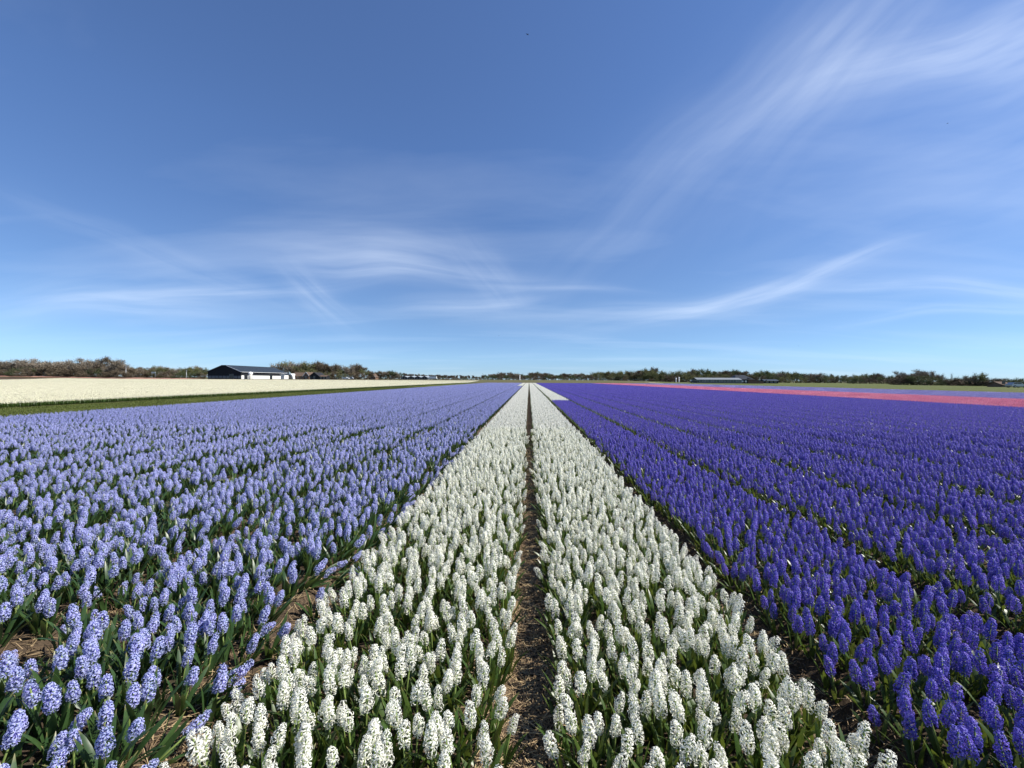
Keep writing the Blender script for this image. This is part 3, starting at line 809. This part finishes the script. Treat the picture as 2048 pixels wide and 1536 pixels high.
# px from, px to, step, depth, keys, low share, wide, name, label, group
LINES = [
    (-50, 252, 19, 268, ['bare', 'bare', 'bare_wide', 'brown'], 0, 1.05, 'bare_tree', 'tall bare tree in the wood behind the coral strip', 'bare trees behind the coral strip'),
    (-40, 252, 15, 280, ['brown', 'bare'], .30, .9, 'bare_tree', 'shorter bare tree standing among the tall bare trees behind the coral strip', 'lower trees behind the coral strip'),
    (258, 414, 10, 300, ['bare', 'brown', 'bud'], 0, 1.1, 'bare_tree', 'small bare tree in the row between the wood and the black barn', 'small trees beside the black barn'),
    (548, 600, 13, 360, ['bud', 'bare', 'green'], 0, 1.0, 'budding_tree', 'budding tree rising behind the far end of the black barn', 'trees behind the black barn'),
    (604, 738, 10, 345, ['brown', 'bud', 'brown', 'bare'], 0, 1.05, 'budding_tree', 'brownish budding tree behind the dark roofed farm sheds', 'trees behind the farm sheds'),
    (744, 808, 8, 400, ['brown', 'bare', 'green'], 0, 1.1, 'bare_tree', 'bare tree beside the white gabled house', 'trees beside the white gabled house'),
    (812, 968, 6.5, 520, ['tall', 'tall', 'pale'], 0, 1.3, 'row_tree', 'slender tree in the thin windbreak row behind the glasshouses', 'windbreak trees behind the glasshouses'),
    (974, 1180, 7.5, 470, ['brown', 'green', 'brown', 'bare'], 0, 1.4, 'wood_tree', 'dark brown tree in the wood beyond the end of the white beds', 'wood beyond the white beds'),
    (1184, 1400, 8, 440, ['brown', 'bud', 'green', 'bud'], 0, 1.15, 'wood_tree', 'olive brown tree in the wood beyond the violet field', 'wood beyond the violet field'),
    (1404, 1560, 8.5, 380, ['brown', 'bud', 'green'], 0, 1.1, 'wood_tree', 'olive tree in the wood behind the long low glasshouse', 'wood behind the low glasshouse'),
    (1564, 1706, 8.5, 350, ['bud', 'pale', 'green', 'bare'], 0, 1.2, 'wood_tree', 'pale olive tree in the wood beyond the pink and lilac strips', 'wood beyond the pink strip'),
    (1712, 1792, 10, 270, ['bud', 'green', 'brown'], 0, 1.3, 'hedge_tree', 'low rounded tree at the edge of the green meadow', 'trees edging the meadow'),
    (1800, 1884, 15, 200, ['bare', 'bare_wide', 'bare'], 0, .85, 'bare_tree', 'airy bare tree standing above the meadow hedge', 'bare trees above the meadow hedge'),
]
for (a, b, stp, D, keys, low, wide, nm, lab, grp) in LINES:
    px = a
    while px <= b:
        q = px + trnd.uniform(-.3, .3) * stp; ty = float(np.interp(q, SX, SY)); hy = horizon(q)
        ty = ty + low * (hy - ty) + trnd.choice((0, 0, .8, 2.0)) * (1 if stp > 10 else .6)
        plant(trnd.choice(keys), q, D * trnd.uniform(.97, 1.05), ty, nm, lab, 'tree', grp, wide, trnd)
        px += stp * trnd.uniform(.85, 1.15)
# undergrowth and hedges below the trees
SHR = [
    (-50, 254, 12, 262, .5, 'brown_shrub', 'dark brown shrub under the tall bare trees', 'undergrowth below the bare trees', ['shrub', 'shrub', 'shrub_green']),
    (256, 414, 10, 288, .4, 'low_shrub', 'low shrub in the row between the wood and the black barn', 'shrubs beside the black barn', ['shrub', 'shrub_green']),
    (590, 740, 12, 330, .5, 'brown_shrub', 'brown shrub behind the dark roofed farm sheds', 'shrubs behind the farm sheds', ['shrub', 'shrub_bud']),
    (742, 972, 8, 500, .45, 'low_shrub', 'low shrub along the verge behind the glasshouses and the white gabled house', 'low shrubs behind the glasshouses', ['shrub', 'shrub_green']),
    (976, 1186, 9, 445, .35, 'dark_shrub', 'dark shrub at the foot of the wood beyond the white beds', 'undergrowth beyond the white beds', ['shrub', 'shrub_green']),
    (1186, 1400, 9, 425, .35, 'dark_shrub', 'dark shrub at the foot of the wood beyond the violet field', 'undergrowth beyond the violet field', ['shrub', 'shrub_green', 'shrub_bud']),
    (1400, 1710, 10, 335, .4, 'olive_shrub', 'olive shrub at the foot of the wood beyond the pink strip', 'undergrowth beyond the pink strip', ['shrub', 'shrub_bud', 'shrub_green']),
    (1710, 1800, 11, 250, .35, 'hedge_shrub', 'dark hedge shrub along the far end of the meadow', 'hedge along the far meadow', ['shrub_green', 'shrub']),
]
for (a, b, stp, D, low, nm, lab, grp, keys) in SHR:
    px = a
    while px <= b:
        q = px + trnd.uniform(-.3, .3) * stp; ty = float(np.interp(q, SX, SY)); hy = horizon(q)
        plant(trnd.choice(keys), q, D * trnd.uniform(.98, 1.02), ty + low * (hy - ty) * trnd.uniform(.8, 1.2), nm, lab, 'shrub', grp, trnd.uniform(1.1, 1.5), trnd)
        px += stp * trnd.uniform(.85, 1.15)
# the hedge on the right comes nearer
px = 1796
while px < 2120:
    t = (px - 1796) / 300; D = 195 - 78 * min(1.1, t); ty = {0: 753, 1: 751, 2: 756}[trnd.randrange(3)] + 7 * t
    plant(trnd.choice(['shrub_green', 'shrub_green', 'shrub']), px, D * trnd.uniform(.97, 1.03), ty, 'hedge_shrub', 'dark leafy shrub in the hedge along the near end of the meadow', 'shrub', 'hedge along the near meadow', 1.5, trnd)
    px += trnd.uniform(10, 15)
for px, ty, key in ((1940, 751, 'bare'), (1956, 747, 'bud'), (1968, 753, 'bare'), (1998, 757, 'bare'), (2030, 757, 'brown')):
    plant(key, px, 150, ty, 'bare_tree', 'small spreading bare tree rising from the near meadow hedge', 'tree', 'small trees in the near meadow hedge', 1.0, trnd)
plant('sapling', 1903, 168, 742, 'slender_tree', 'single very slender bare sapling sticking up above the meadow hedge', 'tree', None, .24, trnd)

# ------------------------------------------------------------------ buildings
def flat_mat(name, col, rough=.7, spec=.2, var=.25, sc=.8):
    t = NT(name); n = t.noise(sc, 6, .6, vec=t.n('ShaderNodeTexCoord').outputs['Object'])
    return t.bsdf(t.ramp(n, [(.25, tuple(c * (1 - var) for c in col)), (.75, tuple(min(1, c * (1 + var * .4)) for c in col))]), rough, spec)
BLACKWALL = flat_mat("black_boards", (.018, .020, .024), .7, .2)
ROOFDARK = flat_mat("dark_roof_sheets", (.030, .040, .050), .5, .3)
WHITEWALL = flat_mat("white_render", (.78, .77, .73), .8, .2, .12)
GREYWALL = flat_mat("grey_plinth", (.16, .17, .18), .8, .2)
BROWNROOF = flat_mat("brown_tiles", (.12, .085, .065), .85, .1)
BRICK = flat_mat("brown_brick", (.19, .12, .085), .9, .1)
TRIM = flat_mat("white_trim", (.74, .74, .72), .6, .2, .08)
DARKGLASS = NT("dark_glass").bsdf((.02, .025, .03), .12, .6)
PALEGLASS = flat_mat("whitewashed_glass", (.34, .37, .38), .35, .5, .3)
GREYROOF = flat_mat("grey_roof_sheets", (.20, .22, .24), .6, .2)
METAL = NT("grey_metal").bsdf((.35, .36, .37), .45, .4, .6)
TYRE = NT("black_rubber").bsdf((.02, .02, .02), .8, .2)

def boards(mb_parent, mat, x0, x1, y, z0, ztop_f, n, name='board'):
    """upright boards side by side on a gable facing the camera"""
    w = (x1 - x0) / n
    for i in range(n):
        a, b = x0 + i * w + .03, x0 + (i + 1) * w - .03
        yy = y + (.012 if i % 2 else 0)
        MB().prism([(a, z0), (b, z0), (b, ztop_f(b)), (a, ztop_f(a))], yy - .06, yy).make(name, mat, mb_parent)

def barn():
    xr, y0 = at(482, 270); xl, _ = at(413, 270); L_ = 50; z = float(terrain((xl + xr) / 2, y0)) - .12
    W = xr - xl; o = ob('black_barn', None, loc=(xl, y0, z), label='large black barn with a dark roof and a white side wall', cat='barn')
    he, hr = 4.6, 8.4; fl = 1.6; mid = W / 2
    prof = [(0, 0), (W, 0), (W, he), (mid + fl, hr), (mid - fl, hr), (0, he)]
    MB().prism(prof, .15, .4).make('gable_wall', BLACKWALL, o)
    MB().prism(prof, L_ - .4, L_ - .15).make('gable_wall', BLACKWALL, o)
    def top(x):
        if x < mid - fl: return he + (hr - he) * x / (mid - fl) - .05
        if x > mid + fl: return he + (hr - he) * (W - x) / (mid - fl) - .05
        return hr - .05
    boards(o, BLACKWALL, 0.1, W - .1, .14, 2.1, top, 22)
    for i in range(9):        # pale low panels along the foot of the gable, with the door left open
        a = .2 + i * W / 9.0
        if i == 6: continue
        MB().box(a, a + W / 9 - .35, .02, .13, .3, 2.0).make('plinth_panel', GREYWALL, o)
    d = MB().box(W * .655, W * .775, -.03, .12, 0, 3.1).make('barn_door', DARKGLASS, o)
    MB().box(W * .655 - .12, W * .655, -.05, .12, 0, 3.2).box(W * .775, W * .775 + .12, -.05, .12, 0, 3.2).make('door_frame', GREYWALL, d)
    MB().box(W - .3, W - .02, .5, L_ - .5, 0, he - .02).make('side_wall', WHITEWALL, o)
    MB().box(.02, .3, .5, L_ - .5, 0, he - .02).make('side_wall', BLACKWALL, o)
    for (a, b) in ((3, 6.5), (8.2, 9.6), (30, 33)):
        MB().box(W - .04, W + .05, a, b, 0, 2.32).make('side_door', DARKGLASS, o)
    MB().box(W - .03, W + .06, .5, L_ - .5, 2.35, 4.5).make('dark_upper_band', BLACKWALL, o)
    MB().slab((W + .7, he - .28), (mid + fl, hr + .02), -.4, L_ + .3, .22).make('roof', ROOFDARK, o)
    MB().slab((-.7, he - .28), (mid - fl, hr + .02), -.4, L_ + .3, .22).make('roof', ROOFDARK, o)
    MB().box(mid - fl - .1, mid + fl + .1, -.4, L_ + .3, hr + .1, hr + .35).make('ridge_cap', ROOFDARK, o)
    MB().slab((W + .75, he - .42), (mid + fl, hr - .10), -.52, -.42, .38).make('verge_board', TRIM, o)
    MB().slab((-.75, he - .42), (mid - fl, hr - .10), -.52, -.42, .30).make('verge_board', GREYWALL, o)
    for k in range(16):       # standing seams of the roof sheets
        yy = 1 + k * 3.1
        MB().slab((W + .7, he - .04), (mid + fl, hr + .26), yy, yy + .12, .07).make('roof_seam', ROOFDARK, o)
    MB().tube((W + .78, -.3, he - .2), (W + .78, L_, he - .2), .12, .12, 6).make('gutter', TRIM, o)
barn()

def silo():
    x, y = at(501, 262); z = float(terrain(x, y)) - .15
    o = ob('white_silo', None, loc=(x, y, z), label='pale round silo with a domed white cap beside the black barn', cat='silo')
    MB().lathe([(1.15, 0), (1.15, 3.3)], 18).make('tank', flat_mat("silo_wall", (.52, .50, .44)), o, True)
    MB().lathe([(1.28, 3.25), (1.3, 3.6), (1.15, 4.1), (.75, 4.45), (.25, 4.6)], 18).make('cap', TRIM, o, True)
    MB().tube((1.2, 0, 0), (1.2, 0, 3.4), .06, .06).make('pipe', METAL, o)
silo()

def house(name, label, cat, px0, px1, D, eave, ridge, depth, wall, roof, gable_front=True, trim=None, windows=2, door=True, base=0.0):
    x0, y0 = at(px0, D); x1, _ = at(px1, D); W = x1 - x0; z = float(terrain((x0 + x1) / 2, y0)) - .15 + base
    o = ob(name, None, loc=(x0, y0, z), label=label, cat=cat)
    if gable_front:
        MB().prism([(0, 0), (W, 0), (W, eave), (W / 2, ridge), (0, eave)], 0, depth).make('wall', wall, o)
        for s in (0, 1):
            p = (W + .35, eave - .3) if s else (-.35, eave - .3)
            MB().slab(p, (W / 2, ridge + .02), -.35, depth + .3, .18).make('roof', roof, o)
            if trim: MB().slab((p[0], p[1] - .12), (W / 2, ridge - .1), -.45, -.36, .3).make('verge_board', trim, o)
        wz0, wz1 = .9, 2.0
    else:
        MB().box(0, W, 0, depth, 0, eave).make('wall', wall, o)
        MB().prism([(0, eave + .01), (depth, eave + .01), (depth / 2, ridge)], .05, W - .05, 'x').make('gable', wall, o)
        for s in (0, 1):
            m = MB().slab((-.4, eave - .2) if not s else (depth + .4, eave - .2), (depth / 2, ridge + .04), -.3, W + .3, .16)
            m.v = [(b, a, c) for (a, b, c) in m.v]; m.f = [tuple(reversed(f)) for f in m.f]
            m.make('roof', roof, o)
        wz0, wz1 = .9, min(eave - .3, 2.0)
    for i in range(windows):
        c = W * (i + .7) / (windows + .4); hw = min(.6, W / windows / 3.2)
        w_ = MB().box(c - hw, c + hw, -.05, .05, wz0, wz1).make('window', DARKGLASS, o)
        MB().box(c - hw - .1, c + hw + .1, -.08, -.01, wz0 - .12, wz0).box(c - hw - .1, c + hw + .1, -.08, -.01, wz1, wz1 + .1).make('frame', TRIM, w_)
    if door: MB().box(W * .06, W * .06 + .9, -.06, .05, 0, 2.05).make('door', DARKGLASS, o)
    return o
# farmyard beside the barn
o = house('white_shed', 'small white shed with twin doors at the far end of the black barn', 'shed', 561.5, 569, 300, 3.3, 3.9, 6, WHITEWALL, ROOFDARK, True, TRIM, 0, False)
for a in (.35, 1.45): MB().box(a, a + .8, -.06, .04, 0, 2.2).make('door', flat_mat("pale_door", (.62, .62, .58)), o)
def tunnel():
    x, y = at(579, 305); z = float(terrain(x, y)) - .1; o = ob('white_storage_tent', None, loc=(x, y, z), label='white round topped storage tent with a dark open end', cat='tent')
    pr = [(2.6 * math.cos(t), 3.9 * math.sin(t) ** .8 if math.sin(t) > 0 else 0) for t in np.linspace(math.pi, 0, 13)]
    MB().prism(pr, 0, 12).make('cover', TRIM, o)
    MB().prism([(a * .72, max(0, b * .8 - .02)) for a, b in pr], -.06, -.01).make('opening', DARKGLASS, o)
    MB().tube((-2.65, -.05, 0), (-2.65, -.05, .6), .08, .08).tube((2.65, -.05, 0), (2.65, -.05, .6), .08, .08).make('anchor_post', METAL, o)
tunnel()
house('brick_barn', 'long brick barn with a brown tiled roof beside the white storage tent', 'barn', 584, 608, 308, 2.2, 4.7, 9, BRICK, BROWNROOF, False, None, 3)
house('farmhouse', 'farmhouse with a steep gable edged by white boards', 'house', 607, 618, 300, 2.3, 4.9, 10, BRICK, BROWNROOF, True, TRIM, 1)
house('dark_shed', 'dark wooden shed with a steep black roof', 'shed', 619, 638, 295, 2.2, 4.6, 10, BLACKWALL, flat_mat("black_tiles", (.025, .025, .028)), True, None, 1)
house('dark_lean_to', 'low dark outbuilding joined to the steep roofed black shed', 'shed', 638.6, 652, 295, 1.9, 2.7, 6, BLACKWALL, BROWNROOF, False, None, 2)
house('white_gabled_house', 'brown roofed house with one bright white gable edge near the farm', 'house', 737, 751, 380, 2.0, 5.0, 9, BRICK, BROWNROOF, True, TRIM, 1)
# glasshouses
def glasshouse(name, label, px0, px1, D, bays, eave, ridge, depth, roof):
    x0, y0 = at(px0, D); x1, _ = at(px1, D); z = float(terrain((x0 + x1) / 2, y0)) - .12; W = (x1 - x0) / bays
    o = ob(name, None, loc=(x0, y0, z), label=label, cat='greenhouse')
    MB().box(0.02, W * bays - .02, 0, depth, 0, .5).make('base_wall', GREYWALL, o)
    for b in range(bays):
        a = b * W
        MB().prism([(a + .03, .5), (a + W - .03, .5), (a + W - .03, eave), (a + W / 2, ridge - .06), (a + .03, eave)], .1, .14).make('glass_gable', DARKGLASS, o)
        MB().slab((a, eave), (a + W / 2 - .02, ridge), 0, depth, .06).make('roof_pane', roof, o)
        MB().slab((a + W, eave), (a + W / 2 + .02, ridge), 0, depth, .06).make('roof_pane', roof, o)
        m = MB()
        for t in (0, .25, .5, .75, 1):
            h = eave + (ridge - eave) * (1 - abs(2 * t - 1)); xx = a + W * t * .985
            m.box(xx, xx + .08, .02, .09, .5, h)
        m.make('glazing_bar', TRIM, o)
    return o
glasshouse('glasshouse', 'dark walled glasshouse with pale roof slopes far beyond the cream field', 802, 856, 480, 4, 2.3, 3.9, 26, PALEGLASS)
def truck():
    x, y = at(858, 470); x1, _ = at(873, 470); z = float(terrain(x, y)) - .05; W = x1 - x; o = ob('white_trailer', None, loc=(x, y, z), label='white box trailer parked beside the far glasshouse', cat='trailer')
    MB().box(0, W, 0, 2.5, 1.0, 3.4).make('body', TRIM, o); MB().box(.2, W - .2, .3, 2.2, .8, .98).make('chassis', TYRE, o)
    for a in (1.0, 2.3, W - 1.2):
        w_ = MB().tube((a, -.02, .5), (a, .3, .5), .5, .5, 14).make('wheel', TYRE, o); MB().tube((a, -.05, .5), (a, -.021, .5), .26, .26, 10).make('rim', METAL, w_)
truck()
def long_glasshouse():
    D = 228; x0, y0 = at(1394, D); x1, _ = at(1482, D); W = x1 - x0; z = float(terrain((x0 + x1) / 2, y0)) - .12
    o = ob('low_glasshouse', None, loc=(x0, y0, z), label='long low glasshouse with a grey roof beside the dark roofed house', cat='greenhouse')
    MB().box(0, W, .1, 8, 0, .7).make('base_wall', GREYWALL, o); MB().box(0.05, W - .05, .14, 7.9, .7, 2.1).make('inner_glazing', flat_mat("dim_glass", (.09, .105, .10), .3, .5, .5, .35), o)
    n = 16
    for i in range(n): MB().box(i * W / n + .07, (i + 1) * W / n - .07, .06, .12, .72, 2.05).make('pane', flat_mat("pane_glass_%s" % 'abc'[i % 3], [(.13, .15, .14), (.10, .125, .11), (.16, .17, .165)][i % 3], .3, .5, .4, .4), o)
    for s in (0, 1):
        m = MB().slab((-.15, 2.05) if not s else (8.2, 2.05), (4, 3.05), -.1, W + .1, .06); m.v = [(b, a, c) for (a, b, c) in m.v]; m.f = [tuple(reversed(f)) for f in m.f]; m.make('roof', GREYROOF, o)
    for i in range(n + 1): MB().box(i * W / n - .05, i * W / n + .05, .0, .05, .7, 2.1).make('glazing_bar', METAL, o)
long_glasshouse()
def dark_house():
    D = 230; x0, y0 = at(1480, D); x1, _ = at(1496, D); W = x1 - x0; z = float(terrain(x0, y0)) - .12
    o = ob('dark_roofed_house', None, loc=(x0, y0, z), label='house with a black roof and two bright white windows beside the low glasshouse', cat='house')
    MB().box(0, W, 0, 9, 0, 2.3).make('wall', BLACKWALL, o)
    for c in (1.25, 3.05):
        w_ = MB().box(c - .5, c + .5, -.06, .04, .75, 1.7).make('window', TRIM, o); MB().box(c - .06, c + .06, -.09, -.065, .75, 1.7).make('glazing_bar', METAL, w_)
    m = MB(); a, b = -2.9, 7.2       # hipped roof
    m.v = [(a, -.5, 2.32), (b, -.5, 2.32), (b, 9.5, 2.32), (a, 9.5, 2.32), (a + 2.6, 4.5, 4.7), (b - 2.9, 4.5, 4.7)]; m.f = [(0, 1, 5, 4), (1, 2, 5), (2, 3, 4, 5), (3, 0, 4), (3, 2, 1, 0)]
    rf = m.make('roof', flat_mat("black_roof", (.02, .024, .03), .5, .3), o)
    MB().box(1.3, 1.9, 4.2, 4.8, 4.5, 5.4).make('chimney', BRICK, rf)
    x2, _ = at(1527, D); W2 = x2 - x1
    MB().prism([(W + .05, 0), (W + W2, 0), (W + W2, 1.2), (W + W2 * .55, 1.75), (W + .05, 3.1)], .4, 8).make('lean_to', BRICK, o)
    MB().slab((W + W2 + .3, 1.16), (W + W2 * .55, 1.80), .1, 8.2, .1).make('lean_to_roof', GREYROOF, o); MB().slab((W + W2 * .55, 1.80), (W + .0, 3.16), .1, 8.2, .1).make('lean_to_roof', GREYROOF, o)
dark_house()
house('tarred_shed', 'low tarred shed standing alone behind the lilac strip', 'shed', 1529, 1556, 240, 1.6, 2.3, 5, BLACKWALL, ROOFDARK, False, None, 3)
house('hedge_barn', 'dark barn half hidden by the meadow hedge', 'barn', 1926, 1962, 160, 1.0, 2.1, 6, BLACKWALL, BROWNROOF, False, None, 2)
house('hedge_shed', 'small brown shed at the nearer end of the meadow hedge', 'shed', 2003, 2021, 128, .9, 1.6, 4, BRICK, BROWNROOF, False, None, 1)

# ------------------------------------------------------------------ vehicles, posts, birds
def car(name, label, px, D, paint, flip=1):
    x, y = at(px, D); z = float(terrain(x, y)) - .05; o = ob(name, None, loc=(x, y, z), label=label, cat='car'); o.scale = (flip, 1, 1)
    m = MB().prism([(-2.1, .35), (2.1, .35), (2.15, .75), (1.95, .95), (1.05, 1.02), (-1.95, 1.02), (-2.15, .8)], 0, 1.7); m.make('body', paint, o)
    MB().prism([(-1.75, 1.03), (1.0, 1.03), (.35, 1.48), (-1.35, 1.5)], .1, 1.6).make('cabin', paint, o)
    for (a, b) in ((-1.5, -.55), (-.45, .65)): MB().prism([(a, 1.08), (b, 1.08), (b - (.35 if b > 0 else 0), 1.42), (a + (.2 if a < -1 else 0), 1.42)], .05, .095).make('window', DARKGLASS, o)
    for a in (-1.3, 1.35):
        for yy in (-.04, 1.54):
            w_ = MB().tube((a, yy, .33), (a, yy + .2, .33), .33, .33, 16).make('wheel', TYRE, o); MB().tube((a, yy - .02, .33), (a, yy - .001, .33), .2, .2, 10).make('rim', METAL, w_)
    MB().box(2.1, 2.17, .1, .45, .62, .78).make('headlight', TRIM, o); MB().box(2.1, 2.17, 1.25, 1.6, .62, .78).make('headlight', TRIM, o)
    return o
WPAINT = NT("white_car_paint").bsdf((.75, .75, .74), .25, .5); DPAINT = NT("dark_car_paint").bsdf((.02, .022, .03), .25, .5); GPAINT = NT("silver_car_paint").bsdf((.42, .43, .44), .3, .5, .4)
car('parked_car', 'white car parked on the verge near the dark shed', 691, 292, WPAINT)
car('parked_car', 'silver car parked behind the white one near the dark shed', 700, 300, GPAINT, -1)
car('parked_car', 'dark car parked at the end of the low glasshouse', 1390.5, 226, DPAINT)
car('parked_car', 'pale car parked at the nearer end of the meadow hedge', 2040, 118, GPAINT)
def post(name, label, px, D, h, r, mat, cat, cap=True, group=None):
    x, y = at(px, D); z = float(terrain(x, y)) - .1; o = ob(name, None, loc=(x, y, z), label=label, cat=cat, group=group)
    MB().lathe([(r, 0), (r * .8, h)], 10).make('shaft', mat, o, True)
    if cap: MB().lathe([(r * 1.5, h), (r * 1.4, h + r), (r * .3, h + r * 2.2)], 10).make('cap', mat, o, True)
    return o
post('white_beacon', 'slender white beacon post in front of the wood beyond the white beds', 1039.5, 420, 4.2, .42, TRIM, 'post')
for px, h in ((1352, 2.9), (1358, 3.6)):
    post('white_marker_post', ('shorter' if h < 3 else 'taller') + ' white marker post of a pair before the wood', px, 380, h, .45, TRIM, 'post', True, 'pair of white marker posts')
for px, D, h, lab in ((252, 262, 7.5, 'pale utility pole at the end of the tall bare trees'), (373, 280, 5.5, 'pale utility pole near the black barn gable'), (768, 420, 7.5, 'thin pole standing beside the white gabled house')):
    o = post('utility_pole', lab, px, D, h, .13, METAL, 'pole', False); MB().box(-.9, .9, -.06, .06, h - .5, h - .35).make('crossarm', METAL, o)
def sign():
    x, y = at(307, 282); z = float(terrain(x, y)); o = ob('white_sign', None, loc=(x, y, z), label='blank white sign board on two legs before the small trees', cat='sign')
    MB().box(-1.5, 1.5, -.05, .05, 3.0, 4.0).make('board', TRIM, o)
    for a in (-1.1, 1.1): MB().box(a - .07, a + .07, .055, .16, -.1, 3.9).make('leg', METAL, o)
sign()
def bird(px, py, D, span, ang, lab):
    v = CAMR.to_3x3() @ Vector(((px - 1024) / F, (768 - py) / F, -1)); p = EYE + v * D
    o = ob('bird', None, loc=p, label=lab, cat='bird'); o.rotation_euler = (0, 0, ang); dk = BIRD
    MB().lathe([(.004, -.55), (.06, -.4), (.11, -.1), (.10, .15), (.055, .32), (.06, .40), (.03, .48), (.004, .56)], 10).make('body', dk, o, True)
    b = o.children[0]; b.rotation_euler = (R(-90), 0, 0)
    for s in (-1, 1):
        m = MB(); m.v = [(0, .2, .03), (0, -.14, .03), (s * .5, .26, .22), (s * .5, -.08, .22), (s * 1.0, .02, .12), (0, .2, .0), (0, -.14, .0), (s * .5, .26, .20), (s * .5, -.08, .20)]
        m.f = [(0, 1, 3, 2), (2, 3, 4), (5, 7, 8, 6), (7, 4, 8), (0, 2, 7, 5), (1, 6, 8, 3), (2, 4, 7), (3, 8, 4)]
        m.make('wing', dk, o)
    m = MB(); m.v = [(-.05, -.5, 0), (.05, -.5, 0), (.13, -.75, .01), (-.13, -.75, .01), (0, -.5, .03)]; m.f = [(0, 1, 2, 3), (0, 4, 1), (1, 4, 2), (2, 4, 3), (3, 4, 0)]; m.make('tail', dk, o)
    o.scale = (span / 2,) * 3
BIRD = NT("dark_feathers").bsdf((.02, .02, .025), .7, .2)
bird(1055, 69, 60, .55, .6, 'largest dark bird flying high in the open blue sky')
bird(1895, 247, 90, .5, 1.4, 'small dark bird flying below the cirrus fan')
bird(1597, 692, 120, .5, 2.2, 'tiny dark bird flying low above the far wood and the low glasshouse')
bird(998, 671, 120, .5, -.6, 'tiny dark bird flying low above the end of the white beds')
print("trees", trees_made, "near", {k: len(v) for k, v in near.items()}, "patches", {k: len(v) for k, v in fieldpts.items()})
